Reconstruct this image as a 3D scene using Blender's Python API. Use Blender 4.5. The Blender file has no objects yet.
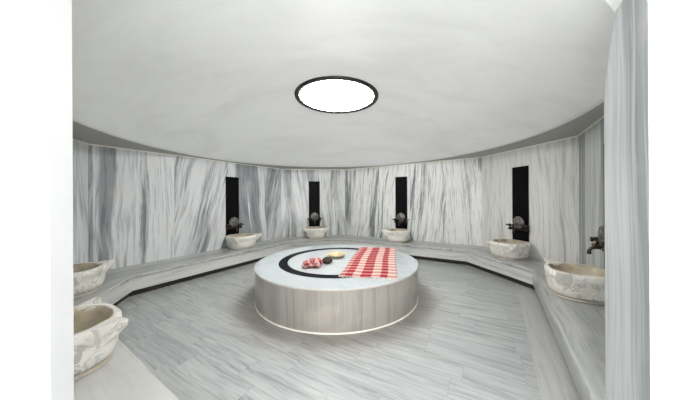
import bpy, bmesh, math, random
from mathutils import Vector, Matrix, noise
random.seed(7)
S = bpy.context.scene
COL = S.collection
V2 = lambda x, y: Vector((x, y))

# ------------------------------------------------------------------ nodes
class NT:
    def __init__(s, name):
        s.m = bpy.data.materials.new(name); s.m.use_nodes = True
        s.t = s.m.node_tree; s.t.nodes.clear()
        s.out = s.n('ShaderNodeOutputMaterial'); s.b = s.n('ShaderNodeBsdfPrincipled')
        s.l(s.b.outputs[0], s.out.inputs[0])
    def n(s, ty, **kw):
        nd = s.t.nodes.new(ty)
        for k, v in kw.items(): setattr(nd, k, v)
        return nd
    def l(s, a, b): s.t.links.new(a, b)
    def put(s, sock, v):
        if isinstance(v, bpy.types.NodeSocket): s.l(v, sock)
        else: sock.default_value = v
    def math(s, op, a, b=0.0, c=None, clamp=False):
        nd = s.n('ShaderNodeMath', operation=op); nd.use_clamp = clamp
        s.put(nd.inputs[0], a); s.put(nd.inputs[1], b)
        if c is not None: s.put(nd.inputs[2], c)
        return nd.outputs[0]
    def comb(s, x, y, z=0.0):
        nd = s.n('ShaderNodeCombineXYZ')
        for i, v in enumerate((x, y, z)): s.put(nd.inputs[i], v)
        return nd.outputs[0]
    def sep(s, v):
        nd = s.n('ShaderNodeSeparateXYZ'); s.l(v, nd.inputs[0]); return nd.outputs
    def uv(s): return s.n('ShaderNodeTexCoord').outputs['UV']
    def obj(s): return s.n('ShaderNodeTexCoord').outputs['Object']
    def rnd(s): return s.n('ShaderNodeObjectInfo').outputs['Random']
    def noise(s, v, sc, det=4, rough=.55, dist=0.0):
        nd = s.n('ShaderNodeTexNoise'); s.put(nd.inputs['Vector'], v)
        nd.inputs['Scale'].default_value = sc; nd.inputs['Detail'].default_value = det
        nd.inputs['Roughness'].default_value = rough; nd.inputs['Distortion'].default_value = dist
        return nd.outputs['Fac']
    def white(s, v):
        nd = s.n('ShaderNodeTexWhiteNoise', noise_dimensions='3D'); s.put(nd.inputs['Vector'], v); return nd.outputs['Value']
    def step(s, v, a, b, lo=0.0, hi=1.0):
        nd = s.n('ShaderNodeMapRange', interpolation_type='SMOOTHSTEP'); s.put(nd.inputs[0], v)
        for i, k in enumerate((a, b, lo, hi)): s.put(nd.inputs[i+1], k)
        return nd.outputs[0]
    def mix(s, f, a, b, mode='MIX'):
        nd = s.n('ShaderNodeMix', data_type='RGBA', blend_type=mode)
        s.put(nd.inputs[0], f)
        for i, v in ((6, a), (7, b)):
            s.put(nd.inputs[i], v if isinstance(v, bpy.types.NodeSocket) else (*v, 1))
        return nd.outputs[2]
    def fin(s, col, rough=.3, metal=0.0, spec=.5, bump=None, bs=.2):
        s.put(s.b.inputs['Base Color'], col if isinstance(col, bpy.types.NodeSocket) else (*col, 1))
        s.put(s.b.inputs['Roughness'], rough); s.b.inputs['Metallic'].default_value = metal
        s.b.inputs['Specular IOR Level'].default_value = spec
        if bump is not None:
            nd = s.n('ShaderNodeBump'); nd.inputs['Strength'].default_value = bs; nd.inputs['Distance'].default_value = .01
            s.l(bump, nd.inputs['Height']); s.l(nd.outputs[0], s.b.inputs['Normal'])
        return s.m

def plain(name, c, rough=.5, metal=0.0, spec=.5):
    return NT(name).fin(c, rough, metal, spec)

def marble(name, light, dark, pw=.75, tilt=.3, bias=0.0, fine=9.0, amount=1.0, seed=0.0, stretch=.11, rough=.28,
           joint=.0025, thr=(.47, .66), warm=(.70, .67, .60), off=0.0, n2w=.44):
    """veined marble in slabs pw wide; uv in metres, veins run along v"""
    k = NT(name); u, v, _ = k.sep(k.uv())
    uo = k.math('ADD', u, off)
    pid = k.math('FLOOR', k.math('DIVIDE', uo, pw))
    r1 = k.white(k.comb(pid, seed, 1.3)); r2 = k.white(k.comb(pid, seed, 7.7)); r3 = k.white(k.comb(pid, seed, 4.1))
    tl = k.math('ADD', k.math('MULTIPLY', k.math('SUBTRACT', r1, .5), 2*tilt), bias)
    wob = k.math('MULTIPLY', k.math('SUBTRACT', k.noise(k.comb(u, k.math('MULTIPLY', v, .6), seed), .9, 2, .4), .5), .30)
    uu = k.math('ADD', k.math('ADD', u, k.math('MULTIPLY', tl, v)), wob)
    uu = k.math('ADD', uu, k.math('MULTIPLY', r2, 31.0))
    p = k.comb(uu, k.math('MULTIPLY', v, stretch*.52), k.math('ADD', seed, k.math('MULTIPLY', r3, 9)))
    n1 = k.noise(p, fine, 7, .68); n2 = k.noise(p, fine*.28, 3, .5)
    n3 = k.noise(k.comb(uu, k.math('MULTIPLY', v, stretch*.45), seed+5), fine*4.5, 4, .6)
    a = k.step(k.math('ADD', k.math('MULTIPLY', n1, .56), k.math('MULTIPLY', n2, n2w)), thr[0], thr[1])
    b = k.step(n3, .48, .66)
    f = k.math('MULTIPLY', k.math('ADD', k.math('MULTIPLY', a, .8), k.math('MULTIPLY', b, .45)), amount, clamp=True)
    c = k.mix(f, light, dark)
    blot = k.step(k.noise(k.comb(u, v, seed+2), 2.2, 3), .52, .75)
    c = k.mix(k.math('MULTIPLY', blot, .22), c, warm)
    if joint:
        fr = k.math('FRACT', k.math('DIVIDE', uo, pw))
        d = k.math('MULTIPLY', k.math('SUBTRACT', .5, k.math('ABSOLUTE', k.math('SUBTRACT', fr, .5))), pw)
        c = k.mix(k.math('MULTIPLY', k.math('LESS_THAN', d, joint), .55), c, (.22, .22, .21))
        c = k.mix(k.math('MULTIPLY', k.math('SUBTRACT', r3, .5), .25), c, (.35, .36, .36))
    return k.fin(c, rough, 0, .45)

LT = (.74, .75, .735); DK = (.21, .235, .265)
M = {}
M['wall_c'] = marble('marble_strong_diagonal', (.80, .815, .81), (.205, .225, .245), pw=1.1, tilt=.42, bias=-.16, fine=6.0, seed=3.1, thr=(.495, .59), n2w=.47)
M['wall_b'] = marble('marble_left', (.76, .775, .775), (.19, .22, .25), pw=.9, tilt=.25, bias=-.1, fine=5.5, seed=8.4, thr=(.44, .59))
M['wall_d'] = marble('marble_back_left', (.80, .81, .79), (.20, .22, .23), pw=.7, tilt=.15, fine=8, seed=5.7, thr=(.44, .60))
M['wall_e'] = marble('marble_back', (.83, .835, .81), (.15, .17, .175), pw=.9, tilt=.2, bias=-.05, fine=9.0, seed=1.9, thr=(.525, .60), n2w=.44)
M['wall_f'] = marble('marble_pale', (.80, .795, .76), (.22, .23, .23), pw=.62, tilt=.06, fine=6, seed=2.2, amount=.75, thr=(.50, .64))
M['wall_g'] = marble('marble_right', (.58, .60, .59), (.17, .19, .195), pw=.9, tilt=.0, fine=11, seed=6.2, stretch=.04, thr=(.46, .58))
M['pillar'] = marble('marble_pillar', (.56, .58, .585), (.20, .22, .23), pw=3, tilt=.02, fine=8, seed=9.2, stretch=.05, joint=0, thr=(.48, .60))
M['bench'] = marble('marble_bench_top', (.52, .53, .52), (.20, .21, .215), pw=1.3, tilt=.03, fine=10, seed=4.4, stretch=.10, amount=.8, thr=(.46, .62))
M['bench_pale'] = marble('marble_bench_pale', (.56, .56, .54), (.38, .39, .38), pw=1.6, tilt=.1, fine=5, seed=4.9, stretch=.2, amount=.6)
M['bench_front'] = marble('marble_bench_front', (.66, .66, .635), (.33, .34, .33), pw=40, tilt=.02, fine=10, seed=2.9, stretch=.10, joint=0, amount=.8)
M['border'] = marble('marble_floor_border', (.47, .475, .46), (.25, .26, .255), pw=3, tilt=.0, fine=9, seed=12.9, stretch=.10, joint=0, amount=.7)
M['front_grey'] = marble('marble_front_grey', (.38, .395, .39), (.2, .21, .21), pw=40, tilt=.02, fine=9, seed=5.9, stretch=.10, joint=0, amount=.8)
M['side'] = marble('marble_platform_side', (.39, .36, .325), (.24, .22, .20), pw=.162, tilt=.0, fine=16, seed=7.4, stretch=.06, amount=.65, joint=.0018, warm=(.70, .62, .52), thr=(.46, .60))

def topmat():
    k = NT('marble_platform_top'); p = k.obj(); x, y, _ = k.sep(p)
    n = k.noise(p, 1.6, 5, .6, 1.5); f = k.step(n, .48, .75)
    c = k.mix(k.math('MULTIPLY', f, .4), (.51, .555, .57), (.32, .36, .38))
    ang = k.math('ADD', k.math('ARCTAN2', y, x), .25)
    r = k.math('SQRT', k.math('ADD', k.math('MULTIPLY', x, x), k.math('MULTIPLY', y, y)))
    fr = k.math('FRACT', k.math('DIVIDE', k.math('ADD', ang, 6.2832), 6.2832/6))
    d = k.math('MULTIPLY', k.math('SUBTRACT', .5, k.math('ABSOLUTE', k.math('SUBTRACT', fr, .5))), r)
    j = k.math('MULTIPLY', k.math('LESS_THAN', d, .0022), k.math('GREATER_THAN', r, .9))
    c = k.mix(k.math('MULTIPLY', j, .5), c, (.3, .3, .3))
    return k.fin(c, .16, 0, .5)
M['top'] = topmat(); M['edge'] = plain('slab_edge_stone', (.58, .53, .47), .4)

def floormat():
    k = NT('marble_floor_planks'); u, v, _ = k.sep(k.uv())
    W, L = .21, .78
    row = k.math('FLOOR', k.math('DIVIDE', v, W))
    ro = k.white(k.comb(row, 3.3, 0.0))
    ul = k.math('ADD', k.math('DIVIDE', u, L), ro)
    cid = k.math('FLOOR', ul)
    r1 = k.white(k.comb(row, cid, 1.0)); r2 = k.white(k.comb(row, cid, 5.0))
    p = k.comb(k.math('MULTIPLY', k.math('ADD', u, k.math('MULTIPLY', r1, 40)), .07),
               k.math('ADD', v, k.math('MULTIPLY', k.noise(k.comb(u, v, 0.0), 1.2, 2), .12)), k.math('MULTIPLY', r2, 12))
    n1 = k.noise(p, 38, 6, .66); n2 = k.noise(p, 9, 3, .5)
    f = k.step(k.math('ADD', k.math('MULTIPLY', n1, .6), k.math('MULTIPLY', n2, .4)), .40, .72)
    c = k.mix(k.math('MULTIPLY', f, .80), (.455, .47, .465), (.125, .14, .145))
    c = k.mix(k.math('MULTIPLY', k.step(r2, .45, 1.0), .30), c, (.33, .345, .35))
    fv = k.math('FRACT', k.math('DIVIDE', v, W)); dv = k.math('MULTIPLY', k.math('SUBTRACT', .5, k.math('ABSOLUTE', k.math('SUBTRACT', fv, .5))), W)
    fu = k.math('FRACT', ul); du = k.math('MULTIPLY', k.math('SUBTRACT', .5, k.math('ABSOLUTE', k.math('SUBTRACT', fu, .5))), L)
    d = k.math('MINIMUM', dv, du)
    c = k.mix(k.math('MULTIPLY', k.math('LESS_THAN', d, .0018), .45), c, (.2, .2, .2))
    # brown tint round the platform, fading outward
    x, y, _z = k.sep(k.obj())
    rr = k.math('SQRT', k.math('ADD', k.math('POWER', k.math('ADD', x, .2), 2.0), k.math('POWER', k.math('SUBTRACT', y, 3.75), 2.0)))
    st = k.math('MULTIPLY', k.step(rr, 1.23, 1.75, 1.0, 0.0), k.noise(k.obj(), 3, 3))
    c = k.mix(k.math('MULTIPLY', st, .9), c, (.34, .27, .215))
    return k.fin(c, k.math('ADD', .22, k.math('MULTIPLY', n2, .15)), 0, .5)
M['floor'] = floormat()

def plaster(name, c, amp=.12):
    k = NT(name); p = k.obj(); x, y, z = k.sep(p)
    n = k.noise(k.comb(k.math('MULTIPLY', x, .55), y, k.math('MULTIPLY', z, 2.0)), 1.3, 5, .6, .6)
    col = k.mix(k.math('MULTIPLY', k.step(n, .4, .75), amp*2), c, tuple(a*.72 for a in c))
    return k.fin(col, .55, 0, .3, bump=k.noise(p, 5, 3), bs=.05)
M['dome'] = plaster('dome_plaster', (.94, .95, .93), .15)
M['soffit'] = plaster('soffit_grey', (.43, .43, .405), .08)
M['white'] = plaster('white_paint', (.90, .90, .885), .03)
M['casing'] = plain('casing_paint', (.36, .365, .36), .5)
M['trim'] = plain('cream_trim', (.95, .92, .82), .4)
M['recess'] = plain('recess_shade', (.035, .027, .022), .8)  # near-black colour paints in the shade of the gap under the benches
M['black'] = None
def blackmat():
    k = NT('black_granite'); p = k.obj()
    c = k.mix(k.step(k.noise(p, 60, 3), .55, .75), (.004, .004, .005), (.018, .018, .020))
    return k.fin(c, .5, 0, .07)
M['black'] = blackmat()
M['inlay'] = plain('black_inlay', (.008, .010, .012), .6, 0, .06)

def basinmat(name, base, stain, inner=False):
    k = NT(name); p = k.obj(); r = k.rnd(); x, y, z = k.sep(p)
    q = k.comb(k.math('ADD', x, k.math('MULTIPLY', r, 20)), y, z)
    v = k.noise(q, 5, 6, .65, 1.6)
    f = k.step(k.math('ABSOLUTE', k.math('SUBTRACT', v, .5)), 0.0, .055, 1.0, 0.0)
    f = k.math('MULTIPLY', f, k.step(k.noise(q, 3, 2), .42, .62))
    c = k.mix(k.math('MULTIPLY', f, .6), base, (.25, .24, .235))
    c = k.mix(k.math('MULTIPLY', k.step(k.noise(q, 4, 4), .45, .7), .75 if inner else .35), c, stain)
    return k.fin(c, .35, 0, .4, bump=k.noise(q, 14, 3), bs=.25)
M['basin'] = basinmat('basin_marble', (.84, .82, .76), (.60, .54, .45))
M['basin_in'] = basinmat('basin_inside_stained', (.56, .49, .36), (.19, .15, .105), True)
M['plinth'] = basinmat('basin_base_marble', (.50, .45, .37), (.30, .25, .2))
M['bronze'] = plain('aged_bronze', (.055, .048, .042), .35, .8)
M['pewter'] = NT('pewter'); 
def pewter():
    k = M['pewter']; p = k.obj()
    c = k.mix(k.step(k.noise(p, 40, 4), .4, .65), (.27, .25, .235), (.07, .062, .055))
    return k.fin(c, .45, .6)
M['pewter'] = pewter()
M['copper'] = plain('copper_bits', (.20, .12, .08), .35, .9)
M['frame'] = plain('dark_light_frame', (.020, .018, .016), .5, .3)
M['bowl'] = NT('brass_bowl')
def bowlmat():
    k = M['bowl']
    c = k.mix(k.step(k.noise(k.obj(), 9, 3), .4, .7), (.66, .55, .36), (.50, .39, .22))
    return k.fin(c, .42, .35)
M['bowl'] = bowlmat()
M['mitt'] = plain('dark_brown_cloth', (.045, .032, .026), .9)

def emit(name, c, st):
    k = NT(name); k.b.inputs['Base Color'].default_value = (.8, .8, .8, 1)
    k.b.inputs['Emission Color'].default_value = (*c, 1); k.b.inputs['Emission Strength'].default_value = st
    return k.m

def towelmat(crumple=False):
    k = NT('red_check_cloth' + ('_crumpled' if crumple else ''))
    if crumple:
        x, y, z = k.sep(k.uv()); U = k.math('FRACT', k.math('MULTIPLY', x, 1.0)); v = y
    else:
        U, v, _ = k.sep(k.uv())
    def band(t, a, b, e=.012): return k.math('MULTIPLY', k.step(t, a-e, a+e), k.step(t, b-e, b+e, 1.0, 0.0))
    cols = k.math('ADD', k.math('ADD', band(U, .10, .23), band(U, .37, .56)), band(U, .72, .84))
    cols = k.math('ADD', cols, k.math('MULTIPLY', band(U, .02, .10), .45), clamp=True)
    f = k.math('FRACT', k.math('MULTIPLY', v, 13.0)); rows = band(f, .18, .72, .05)
    a = k.math('ADD', k.math('MULTIPLY', cols, .62), k.math('MULTIPLY', rows, .55), clamp=True)
    c = k.mix(a, (.62, .49, .44), (.31, .012, .028))
    return k.fin(c, .9, 0, .1)
M['towel'] = towelmat(); M['towel_c'] = towelmat(True)
M['fringe'] = plain('cream_red_fringe', (.78, .62, .56), .9)

# ------------------------------------------------------------------ mesh helpers
def uvs(bm, along=None):
    lay = bm.loops.layers.uv.verify()
    d = (along or Vector((1, 0, 0))).normalized(); e = Vector((-d.y, d.x, 0))
    bm.normal_update()
    for f in bm.faces:
        n = f.normal
        if abs(n.z) > .7:
            for lp in f.loops: co = lp.vert.co; lp[lay].uv = (co.dot(e), co.dot(d))
        else:
            t = Vector((-n.y, n.x, 0)).normalized()
            for lp in f.loops: co = lp.vert.co; lp[lay].uv = (co.dot(t), co.z)

def link(name, bm, mat, parent=None, smooth=False, rec=True):
    me = bpy.data.meshes.new(name)
    if rec: bmesh.ops.recalc_face_normals(bm, faces=bm.faces)
    bm.to_mesh(me); bm.free()
    for m in (mat if isinstance(mat, (list, tuple)) else [mat]): me.materials.append(m)
    if smooth:
        for p in me.polygons: p.use_smooth = True
    o = bpy.data.objects.new(name, me); COL.objects.link(o)
    if parent: o.parent = parent
    return o

def empty(name, loc=(0, 0, 0), rz=0, label=None, cat=None, group=None):
    o = bpy.data.objects.new(name, None); COL.objects.link(o); o.location = loc; o.rotation_euler = (0, 0, rz)
    o.empty_display_size = .1
    if label: tag(o, label, cat, group)
    return o
def tag(o, label, cat, group=None):
    o['label'] = label; o['category'] = cat
    if group: o['group'] = group
    return o
def struct(o): o['kind'] = 'structure'; return o
def dup(root):
    r = root.copy(); COL.objects.link(r)
    for ch in list(root.children):
        c = ch.copy(); COL.objects.link(c); c.parent = r
        for g in list(ch.children):
            d = g.copy(); COL.objects.link(d); d.parent = c
    return r

def prism(pts, z0, z1, bm=None):
    bm = bm or bmesh.new()
    lo = [bm.verts.new((p[0], p[1], z0)) for p in pts]; hi = [bm.verts.new((p[0], p[1], z1)) for p in pts]
    n = len(pts)
    bm.faces.new(lo[::-1]); bm.faces.new(hi)
    for i in range(n): bm.faces.new((lo[i], lo[(i+1) % n], hi[(i+1) % n], hi[i]))
    return bm
def box(bm, c, s, rot=None):
    m = Matrix.Translation(c) @ (rot or Matrix()) @ Matrix.Diagonal((*s, 1))
    bmesh.ops.create_cube(bm, size=1, matrix=m); return bm
def lathe(bm, prof, n=64, fac=None, mats=None):
    rings = []
    for r, z in prof:
        ring = []
        for i in range(n):
            a = 2*math.pi*i/n; q = fac(a) if fac else 1
            ring.append(bm.verts.new((r*q*math.cos(a), r*q*math.sin(a), z)))
        rings.append(ring)
    for j in range(len(rings)-1):
        for i in range(n):
            f = bm.faces.new((rings[j][i], rings[j][(i+1) % n], rings[j+1][(i+1) % n], rings[j+1][i]))
            if mats: f.material_index = mats[j]
    return rings
def tube(bm, pts, r, n=10, cap=True):
    pts = [Vector(p) for p in pts]; rings = []
    rr = r if isinstance(r, (list, tuple)) else [r]*len(pts)
    for i, p in enumerate(pts):
        t = (pts[min(i+1, len(pts)-1)] - pts[max(i-1, 0)]).normalized()
        a = t.orthogonal().normalized() if i == 0 else (prev - t*prev.dot(t)).normalized()
        prev = a; b = t.cross(a)
        rings.append([bm.verts.new(p + rr[i]*(math.cos(2*math.pi*k/n)*a + math.sin(2*math.pi*k/n)*b)) for k in range(n)])
    for j in range(len(rings)-1):
        for k in range(n): bm.faces.new((rings[j][k], rings[j][(k+1) % n], rings[j+1][(k+1) % n], rings[j+1][k]))
    if cap: bm.faces.new(rings[0][::-1]); bm.faces.new(rings[-1])
    return bm
def ball(bm, c, r, sub=2):
    bmesh.ops.create_icosphere(bm, subdivisions=sub, radius=1, matrix=Matrix.Translation(c) @ Matrix.Diagonal((*(r if isinstance(r, tuple) else (r, r, r)), 1)))
def bevel(bm, w, seg=2):
    es = [e for e in bm.edges if len(e.link_faces) == 2 and e.calc_face_angle(0) > .6]
    bmesh.ops.bevel(bm, geom=es, offset=w, segments=seg, affect='EDGES', profile=.6, clamp_overlap=True)

# ------------------------------------------------------------------ plan of the room
ZT = .331; ZW = 2.40
def zw(x): return 2.378+.014*x                # the cornice is a little lower on the left
DA = V2(.843, -.538).normalized(); DG = V2(-.53, -.85).normalized()
P0 = V2(-2.90, 2.565); P1 = V2(-3.239, 3.533); P2 = V2(-1.571, 6.334); P3 = V2(-.26, 6.66); P4 = V2(2.485, 5.067); P5 = V2(2.836, 3.696)
PA = P0 + 2.75*DA; P6 = P5 + 3.30*DG
PL = [PA, P0, P1, P2, P3, P4, P5, P6]
def inter(p, d, q, e):
    den = d.x*e.y - d.y*e.x; w = q - p
    return p + d*((w.x*e.y - w.y*e.x)/den)
DIR = [(PL[i+1]-PL[i]).normalized() for i in range(7)]
DEP = [0]*6+[-.07]
NRM = [V2(-d.y, d.x) for d in DIR]              # outward (path runs clockwise seen from above)
def off(d):
    k = lambda i: d + (DEP[i] if d > .5 else 0)
    o = [PL[0] + NRM[0]*k(0)]
    for i in range(1, 7): o.append(inter(PL[i-1]+NRM[i-1]*k(i-1), DIR[i-1], PL[i]+NRM[i]*k(i), DIR[i]))
    o.append(PL[7] + NRM[6]*k(6)); return o
def local(o, p, d):
    """put the origin of a mesh at p with its x axis along d"""
    m = Matrix.Translation((p.x, p.y, 0)) @ Matrix.Rotation(math.atan2(d.y, d.x), 4, 'Z')
    o.data.transform(m.inverted()); o.matrix_world = m; return o
BD = .70
E0, E2, E7, EW, EX = off(0), off(.022), off(.085), off(BD), off(BD+.16)
CEN = V2(-.2, 3.75); DC = V2(-.2, 3.75); RIM = 3.08

# walls
WN = ['wall_left_front', 'wall_left', 'wall_back_left', 'wall_back', 'wall_back_right', 'wall_right', 'wall_right_front']
WM = ['wall_b', 'wall_b', 'wall_c', 'wall_d', 'wall_e', 'wall_f', 'wall_g']
for i in range(7):
    mid = (EW[i]+EW[i+1])/2
    bm = prism([EW[i], EW[i+1], EX[i+1], EX[i]], 0, ZW+.04); uvs(bm); struct(local(link(WN[i], bm, M[WM[i]]), mid, DIR[i]))
    a, b = off(BD-.012)[i:i+2]; bm = prism([a, b, EW[i+1], EW[i]], -.020, 0.004); uvs(bm)
    for v in bm.verts: v.co.z += zw(v.co.x)
    struct(local(link('trim_%d' % (i+1), bm, M['trim']), mid, DIR[i]))

# floor
fp = [EX[0], *EX[1:7], EX[7], V2(2.2, .6), V2(2.2, -1.1), V2(-2.2, -1.1), V2(-2.2, .3)]
bm = prism(fp, -.08, 0); uvs(bm, Vector((-.502, -.865, 0)))
lay = bm.loops.layers.uv.verify()
ed = Vector((.865, -.502, 0)); en = Vector((.502, .865, 0))
for f in bm.faces:
    for lp in f.loops: lp[lay].uv = (lp.vert.co.dot(ed)+20, lp.vert.co.dot(en)+20)
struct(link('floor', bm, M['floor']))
bi = [PL[6]-NRM[6]*.185-NRM[5]*0, PL[7]-NRM[6]*.185]
q0 = inter(PL[6]-NRM[6]*.185, DIR[6], PL[5]+NRM[5]*.05, DIR[5])
bm = prism([q0, PL[7]-NRM[6]*.185+DIR[6]*.5, PL[7]+NRM[6]*.05+DIR[6]*.5, inter(PL[6]+NRM[6]*.05, DIR[6], PL[5]+NRM[5]*.05, DIR[5])], .0, .003)
uvs(bm, Vector((*DIR[6], 0))); struct(link('trim_8', bm, M['border']))

# soffit ring and dome
def ray_out(a):
    d = V2(math.cos(a), math.sin(a)); best = None
    poly = [*off(BD+.03)[0:8], V2(2.0, .34), V2(-1.5, .34)]
    for i in range(len(poly)):
        p, q = poly[i], poly[(i+1) % len(poly)]; e = q-p
        den = d.x*e.y-d.y*e.x
        if abs(den) < 1e-9: continue
        w = p-DC; t = (w.x*e.y-w.y*e.x)/den; s = (w.x*d.y-w.y*d.x)/den
        if t > 0 and -1e-6 <= s <= 1+1e-6 and (best is None or t < best): best = t
    return DC + d*max(best, RIM+.02)
N = 240
def ring_piece(name, a0, a1, mat, RIM=RIM, dz=0.0):
    bm = bmesh.new(); n = int(N*(a1-a0)/(2*math.pi)); prev = None
    for i in range(n+1):
        a = a0+(a1-a0)*i/n; p = DC+V2(math.cos(a), math.sin(a))*RIM; q = ray_out(a)
        zp, zq = zw(p.x)+dz, zw(q.x)+dz
        cur = [bm.verts.new((p.x, p.y, zp)), bm.verts.new((q.x, q.y, zq)), bm.verts.new((q.x, q.y, zq+.05)), bm.verts.new((p.x, p.y, zp+.05))]
        if prev:
            for j in range(4): bm.faces.new((prev[j], prev[(j+1) % 4], cur[(j+1) % 4], cur[j]))
        prev = cur
    struct(link(name, bm, mat))
r = math.radians
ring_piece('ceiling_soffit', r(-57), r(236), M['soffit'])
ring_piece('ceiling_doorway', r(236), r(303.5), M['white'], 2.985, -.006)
LZ, LR = 3.10, .656
bm = bmesh.new(); hgt = LZ-ZW-.0; k = 48; prof = []
SR = (RIM**2+hgt**2)/(2*hgt)
for j in range(k+1):
    rr = LR-.01+(RIM-LR+.01)*j/k; prof.append((rr, ZW+hgt-SR+math.sqrt(SR*SR-rr*rr)))
zl = prof[0][1]
prof.append((RIM+.05, ZW+.03))
lathe(bm, prof, 128)
for v in bm.verts: v.co.z += (zw(v.co.x+DC.x)-ZW)*min(1, (math.hypot(v.co.x, v.co.y)/RIM)**2)
dome = struct(link('ceiling', bm, M['dome'], smooth=True)); dome.location = (DC.x, DC.y, 0)

# ceiling light
EM = 19.5
cl = empty('ceiling_light', (CEN.x-.0, CEN.y, LZ-.03), 0, 'large round glowing white light in the middle of the pale domed ceiling', 'ceiling light')
bm = bmesh.new(); lathe(bm, [(.583, .005), (.586, -.022), (.62, -.030), (LR-.006, -.026), (LR, -.01), (LR, .04), (.583, .04), (.583, .005)], 96)
link('frame_ring', bm, M['frame'], cl, smooth=True)
bm = bmesh.new(); lathe(bm, [(.001, -.012), (.3, -.012), (.582, -.010), (.582, .02), (.001, .02)], 96)
link('diffuser', bm, emit('lamp_glow', (1, .985, .955), EM), cl)

# pillar at the right of the doorway: top inner edge cut by the rim of the dome
A = V2(1.431, 1.327); B = V2(1.345, 1.189); B2 = V2(1.300, 1.117); Cc = V2(1.187, .936)
prof = [(A, ZT), (Cc, ZT), (Cc, 2.40), (V2(1.345, 1.189), 2.39), (V2(1.366, 1.223), 2.32), (V2(1.392, 1.265), 2.22), (V2(1.412, 1.297), 2.11), (V2(1.427, 1.321), 2.0), (A, 1.93)]
nG = NRM[6]
bm = bmesh.new(); fr = [bm.verts.new((p.x, p.y, z)) for p, z in prof]; bk = [bm.verts.new((p.x+nG.x*.52, p.y+nG.y*.52, z)) for p, z in prof]
bm.faces.new(fr); bm.faces.new(bk[::-1])
for i in range(len(prof)): j = (i+1) % len(prof); bm.faces.new((fr[i], bk[i], bk[j], fr[j]))
uvs(bm); struct(link('wall_doorway_right', bm, M['pillar']))
# entrance passage (the camera stands in it)
bm = prism([Cc+V2(.003, -.002), V2(1.187, -1.1), V2(1.40, -1.1), V2(1.8, .70)], 0, ZW); uvs(bm); struct(link('wall_entry_right', bm, M['white']))
J = V2(-.85, .724)
bm = prism([J+V2(-.008, -.004), V2(-1.12, .60), V2(-1.12, -1.1), V2(-.858, -1.1)], 0, ZW); uvs(bm); struct(link('wall_entry_left', bm, M['white']))
bm = prism([J+V2(-.1, -.02), EW[0], EX[0], V2(-1.12, .3)], 0, ZW); uvs(bm); struct(link('wall_left_return', bm, M['white']))
bm = prism([V2(-1.12, .36), V2(-1.12, -1.1), V2(1.4, -1.1), V2(1.9, .36)], ZW+.001, ZW+.05); struct(link('ceiling_entry', bm, M['white']))

# painted casing round the doorway edge
bm = prism([J+V2(-.008, .001), J, V2(-.850, .6685), V2(-.858, .6685)], 0, ZW-.002); uvs(bm); struct(link('trim_9', bm, M['casing']))
# ------------------------------------------------------------------ benches
BL = ['pale marble bench along the left, nearest the doorway, carrying the large cut-off basin',
      'short marble bench at the far left under the small left wall basin',
      'long marble bench on the left side under the leftmost black wall panel',
      'short marble bench at the back under the second black panel from the left',
      'long marble bench at the back right under the second black panel from the right',
      'short marble bench on the right under the rightmost black wall panel',
      'marble bench at the right edge running from the nearest right basin to the marble pillar']
for i in range(7):
    mid = (PL[i]+PL[i+1])/2; b = empty('marble_bench', (mid.x, mid.y, 0), math.atan2(DIR[i].y, DIR[i].x), BL[i], 'bench', 'marble benches round the wall')
    L = lambda ps: [V2((p-mid).dot(DIR[i]), (p-mid).dot(NRM[i])) for p in ps]
    d = Vector((1, 0, 0))
    bm = prism(L([E0[i], E0[i+1], EW[i+1], EW[i]]), ZT-.05, ZT); 
    es = [e for e in bm.edges if all(abs(v.co.y) < 1e-4 for v in e.verts) and abs(e.verts[0].co.z-e.verts[1].co.z) < 1e-5]
    bmesh.ops.bevel(bm, geom=es, offset=.012, segments=3, affect='EDGES', profile=.5)
    uvs(bm, d); link('seat_slab', bm, M['bench_pale' if i == 0 else 'bench'], b)
    bm = prism(L([E2[i], E2[i+1], off(.06)[i+1], off(.06)[i]]), .092, ZT-.05)
    lay = bm.loops.layers.uv.verify()
    for f in bm.faces:
        for lp in f.loops: lp[lay].uv = (lp.vert.co.z+i*3.1, lp.vert.co.dot(d)+i*7)
    link('front_panel', bm, M['front_grey' if i == 6 else 'bench_front'], b)
    bm = prism(L([E7[i], E7[i+1], EW[i+1], EW[i]]), 0, ZT-.05); uvs(bm, d); link('recessed_plinth', bm, M['recess'], b)

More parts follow.
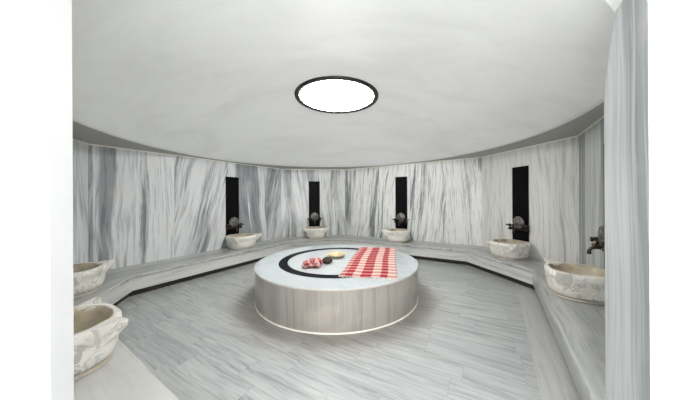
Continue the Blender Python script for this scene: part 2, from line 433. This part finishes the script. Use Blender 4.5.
# ------------------------------------------------------------------ basins
def fac(a): return (abs(math.cos(a))**2.5+abs(math.sin(a))**2.5)**(-1/2.5)*.97
def make_basin():
    b = empty('marble_basin')
    bm = bmesh.new()
    prof = [(.02, .03), (.250, .03), (.276, .05), (.292, .10), (.300, .17), (.305, .225), (.312, .232), (.315, .255), (.313, .290), (.302, .302), (.272, .302),
            (.260, .294), (.246, .25), (.222, .17), (.17, .12), (.10, .105), (.004, .10)]
    mats = [0]*10+[1]*6
    lathe(bm, prof, 56, fac, mats)
    for v in bm.verts:
        if v.co.z > .03:
            n_ = noise.noise(v.co*6)*.006; d = Vector((v.co.x, v.co.y, 0)).normalized(); v.co += d*n_
            if v.co.z > .27: v.co.z += noise.noise(v.co*4+Vector((9, 0, 0)))*.006
    link('bowl', bm, [M['basin'], M['basin_in']], b, smooth=True)
    for sx in (-1, 1):
        a = math.radians(36) if sx > 0 else math.radians(144)
        d = Vector((math.cos(a), math.sin(a), 0)); t = Vector((-d.y, d.x, 0)); bm = bmesh.new()
        secs = [(.260, .095, .13, .298), (.330, .080, .17, .306), (.385, .048, .225, .314), (.445, .012, .285, .322)]
        rows = []
        for rr, w, z0, z1 in secs:
            rows.append([bm.verts.new(d*rr+t*s*w*(1 if z == z1 else .6)+Vector((0, 0, z))) for s, z in ((-1, z0), (1, z0), (1, z1), (-1, z1))])
        for j in range(3):
            for q in range(4): bm.faces.new((rows[j][q], rows[j][(q+1) % 4], rows[j+1][(q+1) % 4], rows[j+1][q]))
        bm.faces.new(rows[0][::-1]); bm.faces.new(rows[-1])
        bmesh.ops.recalc_face_normals(bm, faces=bm.faces); bevel(bm, .008, 2)
        link('carved_lug', bm, M['basin'], b)
    bm = bmesh.new(); lathe(bm, [(.01, 0), (.262, 0), (.268, .012), (.258, .030), (.01, .030)], 48, fac); link('base', bm, M['plinth'], b, smooth=False)
    return b
basin0 = make_basin()
def along(i, s, o): return PL[i]+DIR[i]*s+NRM[i]*o
def facing(i): return math.atan2(-NRM[i].y, -NRM[i].x)-math.pi/2     # local +y looks into the room
SPOT = [(0, 1.40, .335), (1, .40, .36), (2, 2.02, .36), (3, None, .36), (4, 1.54, .36), (5, None, .36), (6, .95, .34)]
BLAB = ['large carved marble basin at the lower left, nearest the white doorway edge',
        'carved marble basin at far left behind the large front one',
        'cream marble basin on the left bench under the leftmost black wall panel',
        'small pale marble basin at the back under the second black panel from the left',
        'small cream marble basin at the back under the second black panel from the right',
        'grey-veined marble basin with a pointed ear under the rightmost black wall panel',
        'wide stained marble basin on the right bench beside the marble pillar']
first = True
for (i, s, o), lab in zip(SPOT, BLAB):
    s = s if s is not None else (PL[i+1]-PL[i]).length/2
    b = basin0 if first else dup(basin0); first = False
    p = along(i, s, o); b.location = (p.x, p.y, ZT); b.rotation_euler = (0, 0, facing(i))
    tag(b, lab, 'basin', 'carved marble basins on the bench')

# ------------------------------------------------------------------ black wall panels and taps
PAN = {2: 2.02, 3: None, 4: 1.53, 5: .66, 6: .87, 1: None}
PZ = {2: (-.05, -.095, -.08), 3: (-.04, -.09, -.07), 4: (-.03, -.03, -.05), 5: (-.02, -.02, -.02), 6: (0, 0, .02), 1: (0, 0, 0)}
PLAB = {2: 'leftmost black stone panel on the grey marble wall', 3: 'black stone panel on the back wall, second from the left',
        4: 'black stone panel on the back wall, second from the right', 5: 'rightmost black stone panel, on the pale marble wall',
        6: 'black stone panel on the right wall behind the marble pillar', 1: 'black stone panel on the left wall behind the white doorway edge'}
TLAB = {2: 'dark wall tap with round rosette on the leftmost black panel', 3: 'dark wall tap with rosette on the second black panel from the left',
        4: 'dark wall tap with rosette on the second black panel from the right', 5: 'dark wall tap with large pewter rosette on the rightmost black panel',
        6: 'dark bronze tap above the right basin, half behind the marble pillar', 1: 'dark tap above the far left basin, almost hidden by the white doorway edge'}
def make_tap():
    t = empty('wall_tap')
    RX = Matrix.Rotation(-math.pi/2, 4, 'X')     # lathe axis z -> +y
    bm = bmesh.new()
    lathe(bm, [(.001, .030), (.108, .030), (.118, .042), (.118, .056), (.106, .066), (.090, .060), (.078, .070), (.050, .066), (.036, .080), (.018, .088), (.001, .089)], 40)
    for q in range(12):
        a = q*math.pi/6; ball(bm, (.088*math.cos(a), .088*math.sin(a), .064), (.014, .014, .010), 1)
    bm.transform(RX); link('rosette', bm, M['pewter'], t, smooth=True)
    bm = bmesh.new(); tube(bm, [(0, .0, 0), (0, .032, 0)], .045, 20); tube(bm, [(0, .03, -.06), (0, .05, -.13), (0, .05, -.15)], .018)
    tube(bm, [(-.165, .05, -.13), (.165, .05, -.13)], .017, 12); link('pipe_body', bm, M['bronze'], t, smooth=True)
    for sx in (-1, 1):
        bm = bmesh.new(); x = .16*sx
        tube(bm, [(x, 0, -.13), (x, .06, -.13), (x, .105, -.13)], [.022, .026, .016], 14)
        tube(bm, [(x, .05, -.115), (x, .07, -.07)], [.016, .010], 10)
        v = link('valve', bm, M['bronze'], t, smooth=True)
        bm = bmesh.new(); c = Vector((x, .07, -.066))
        for q in range(4):
            a = q*math.pi/2+.5; e = c+Vector((.055*math.cos(a), .045*math.sin(a), .012*math.cos(2*a))); tube(bm, [c, e], .013, 8); ball(bm, e, .019, 2)
        ball(bm, c+Vector((0, 0, .012)), .024, 2); link('cross_handle', bm, M['bronze'], v, smooth=True)
    bm = bmesh.new(); tube(bm, [(0, .05, -.14), (0, .10, -.135), (0, .145, -.145), (0, .165, -.175), (0, .167, -.215)], [.022, .020, .018, .018, .021], 14)
    link('spout', bm, M['bronze'], t, smooth=True)
    bm = bmesh.new(); ball(bm, (0, .12, -.105), (.016, .016, .022), 2); tube(bm, [(0, .12, -.14), (0, .12, -.11)], .008, 8); tube(bm, [(-.03, .12, -.09), (.03, .12, -.09)], .007, 8)
    link('spout_knob', bm, M['copper'], t, smooth=True)
    return t
def make_panel():
    bm = bmesh.new(); box(bm, (0, .009, .765), (.33, .018, 1.53)); bevel(bm, .003, 1)
    return link('wall_panel', bm, M['black'])
tap0 = make_tap(); pan0 = make_panel(); first = True
for i in (2, 3, 4, 5, 6, 1):
    s = PAN[i] if PAN[i] is not None else (PL[i+1]-PL[i]).length/2
    p = along(i, s, BD+DEP[i])
    t = tap0 if first else dup(tap0)
    if first: n_ = pan0
    else: n_ = pan0.copy(); COL.objects.link(n_)
    first = False
    n_.location = (p.x, p.y, .555+PZ[i][0]); n_.scale.z = (1.53+PZ[i][1]-PZ[i][0])/1.53; n_.rotation_euler = (0, 0, facing(i)); tag(n_, PLAB[i], 'wall panel', 'black panels behind the taps')
    q = along(i, s, BD+DEP[i]-.018); t.location = (q.x, q.y, 1.0+PZ[i][2]); t.rotation_euler = (0, 0, facing(i)); tag(t, TLAB[i], 'tap', 'wall taps above the basins')

# ------------------------------------------------------------------ heated platform
PR, PH = 1.2336, .493
pf = empty('heated_platform', (CEN.x, CEN.y, 0), 0, 'low round marble platform with striped beige sides standing in the middle of the floor', 'platform')
bm = bmesh.new(); n = 144; rs = PR-.016
lay = bm.loops.layers.uv.verify()
for i in range(n):
    a0, a1 = 2*math.pi*i/n, 2*math.pi*(i+1)/n
    vs = [bm.verts.new((rs*math.cos(a), rs*math.sin(a), z)) for a, z in ((a0, 0), (a1, 0), (a1, PH-.024), (a0, PH-.024))]
    f = bm.faces.new(vs)
    for lp, uvv in zip(f.loops, ((a0*rs+9, 0), (a1*rs+9, 0), (a1*rs+9, PH), (a0*rs+9, PH))): lp[lay].uv = uvv
bmesh.ops.remove_doubles(bm, verts=bm.verts, dist=1e-5)
link('side_cladding', bm, M['side'], pf, smooth=True)
bm = bmesh.new(); lathe(bm, [(.001, PH-.026), (PR-.006, PH-.026), (PR, PH-.021), (PR, PH-.006), (PR-.006, PH), (.905, PH), (.001, PH)], 144, mats=[1, 1, 1, 0, 0, 0])
link('top_slab', bm, [M['top'], M['edge']], pf)
bm = bmesh.new(); lathe(bm, [(.770, PH-.004), (.770, PH+.0015), (.900, PH+.0015), (.900, PH-.004)], 128); link('black_ring_inlay', bm, M['inlay'], pf)
bm = bmesh.new(); lathe(bm, [(rs-.005, 0), (rs+.009, 0), (rs+.007, .008), (rs-.005, .018)], 128); link('base_trim', bm, M['trim'], pf)
for pt in pf.children: pt.location.z = 0

# towel laid across
def flat(u, v, z): return None
FL, FR, BR, BLc = V2(-.146, 2.92), V2(.552, 2.815), V2(.87, 4.56), V2(.19, 4.66)
tw = empty('checked_towel', ((FL.x+BR.x)/2, (FL.y+BR.y)/2, PH), 0, 'red and white checked cloth spread flat over the right half of the round platform', 'towel')
org = Vector(tw.location)
def tp(u, v):
    p = FL*(1-u)*(1-v)+FR*u*(1-v)+BR*u*v+BLc*(1-u)*v
    w = noise.noise(Vector((p.x*3, p.y*3, 0)))
    p = p+V2(math.sin(v*9)*.006, math.sin(u*11)*.008)
    return Vector((p.x, p.y, PH+.0065+.004*(w+1)*.5+.006*max(0, noise.noise(Vector((u*2.5, v*7, 4))))))-org
bm = bmesh.new(); nu, nv = 28, 60; lay = bm.loops.layers.uv.verify()
top = [[bm.verts.new(tp(i/nu, j/nv)) for i in range(nu+1)] for j in range(nv+1)]
for j in range(nv):
    for i in range(nu):
        f = bm.faces.new((top[j][i], top[j][i+1], top[j+1][i+1], top[j+1][i]))
        for lp, (a, b) in zip(f.loops, ((i, j), (i+1, j), (i+1, j+1), (i, j+1))): lp[lay].uv = (a/nu, b/nv)
ct = link('cloth', bm, M['towel'], tw, smooth=True)
so = ct.modifiers.new('t', 'SOLIDIFY'); so.thickness = .0045; so.offset = -1
for v_, sgn in ((0, -1), (1, 1)):
    bm = bmesh.new()
    for q in range(44):
        u = (q+.5)/44; a = tp(u, v_); d = Vector((random.uniform(-.012, .012), sgn*random.uniform(.03, .055), 0))
        z = .0045-PH*0
        b1 = a+d*.5; b2 = a+d; b1.z = .006; b2.z = .004
        tube(bm, [a, b1, b2], [.003, .0035, .002], 5)
    fo = link('fringe', bm, M['fringe'], tw); fo['kind'] = 'stuff'
# crumpled cloth
def lump(bm, c, s, amp, fr, seed, zmin):
    lay = bm.loops.layers.uv.verify(); k0 = len(bm.verts)
    r_ = bmesh.ops.create_icosphere(bm, subdivisions=5, radius=1)
    bm.verts.ensure_lookup_table()
    for v in r_['verts']:
        n0 = v.co.normalized(); w = noise.noise(n0*fr+Vector((seed, 0, 0))); w2 = noise.noise(n0*fr*2.3+Vector((0, seed, 0)))
        k = 1+amp*(1-2.4*abs(w))+amp*.4*(1-2*abs(w2))
        p = Vector((n0.x*s[0]*k, n0.y*s[1]*k, n0.z*s[2]*k))+Vector(c); p.z = max(p.z, zmin+.001*(n0.z+1))
        v.co = p
    for f in {f for v in r_['verts'] for f in v.link_faces}:
        for lp in f.loops:
            co = lp.vert.co; lp[lay].uv = ((co.x*2.6+co.z*2+co.y*.5) % 100 + .3, co.y*1.1-co.z*1.4+3)
bm = bmesh.new()
lump(bm, (0, 0, .045), (.10, .13, .050), .30, 1.9, 2.0, 0); lump(bm, (-.085, -.04, .035), (.065, .11, .040), .35, 2.2, 5.0, 0); lump(bm, (.075, -.06, .04), (.07, .08, .042), .32, 2.5, 8.0, 0)
lump(bm, (.05, .06, .06), (.08, .07, .034), .3, 2.2, 11.0, 0)
o = link('crumpled_towel', bm, M['towel_c'], smooth=True); o.scale = (.84, .84, .95); o.location = (-.54, 3.39, PH+.0035); tag(o, 'crumpled red and white checked cloth bundle lying inside the black ring', 'towel')
bm = bmesh.new(); lump(bm, (0, 0, .035), (.062, .085, .040), .22, 1.7, 21.0, 0)
o = link('bath_mitt', bm, M['mitt'], smooth=True); o.location = (-.345, 3.55, PH+.0035); tag(o, 'small dark brown balled cloth between the crumpled checked towel and the bowl', 'mitt')
# bowl
bw = empty('hammam_bowl', (-.235, 3.90, PH+.001), 0, 'shallow pale brass bowl standing inside the black ring on the platform', 'bowl')
bm = bmesh.new(); lathe(bm, [(.001, .004), (.05, .0), (.075, .004), (.115, .022), (.145, .043), (.152, .052), (.149, .054), (.140, .045), (.110, .027), (.07, .013), (.001, .009)], 56)
link('dish', bm, M['bowl'], bw, smooth=True)
bm = bmesh.new(); lathe(bm, [(.149, .050), (.156, .052), (.157, .056), (.152, .058), (.147, .055), (.149, .050)], 56); link('rolled_rim', bm, M['bowl'], bw, smooth=True)

# ------------------------------------------------------------------ light
def added_downlight(x, y, st, lab):  # invented lamp out of view, added to brighten the white entrance walls
    d = empty('added_downlight', (x, y, ZW-.0), 0, lab, 'ceiling light', 'added lights out of view in the entrance')
    bm = bmesh.new(); lathe(bm, [(.062, .0), (.062, -.008), (.085, -.006), (.09, 0), (.062, 0)], 32); link('frame_ring', bm, M['frame'], d)
    bm = bmesh.new(); lathe(bm, [(.001, -.003), (.061, -.003), (.061, -.001), (.001, -.001)], 32); link('diffuser', bm, emit('added_downlight_glow', (1, .98, .95), st), d)
added_downlight(-.45, -.15, 150, 'added out-of-view light that brightens the white entrance wall on the left')
added_downlight(.80, -.15, 150, 'added out-of-view light that brightens the white entrance wall on the right')
w = bpy.data.worlds.new('World'); S.world = w; w.use_nodes = True
bg = w.node_tree.nodes['Background']; bg.inputs[0].default_value = (.97, .98, 1, 1); bg.inputs[1].default_value = 1.0
# added light for an unseen hall, brighter from below to lighten the dome
wt = w.node_tree; tc = wt.nodes.new('ShaderNodeTexCoord'); sp = wt.nodes.new('ShaderNodeSeparateXYZ'); mr = wt.nodes.new('ShaderNodeMapRange')
wt.links.new(tc.outputs['Generated'], sp.inputs[0]); wt.links.new(sp.outputs['Z'], mr.inputs[0])
for q, v_ in enumerate((-.12, .06, 11.0, 3.2)): mr.inputs[q+1].default_value = v_
wt.links.new(mr.outputs[0], bg.inputs[1])

# ------------------------------------------------------------------ camera
cam = bpy.data.cameras.new('Camera'); co = bpy.data.objects.new('Camera', cam); COL.objects.link(co)
cam.sensor_width = 36; cam.sensor_fit = 'HORIZONTAL'; cam.lens = 236/700*36; cam.shift_y = -.9/700; cam.clip_start = .02
ro = -.0053; c_, s_ = math.cos(ro), math.sin(ro)
co.matrix_world = Matrix(((c_, -s_, 0, 0), (0, 0, -1, 0), (s_, c_, 0, 1.45), (0, 0, 0, 1)))
S.camera = co
S.view_settings.view_transform = 'Standard'; S.view_settings.look = 'None'; S.view_settings.gamma = 1; S.view_settings.use_curve_mapping = False
S.view_settings.exposure = 0.36
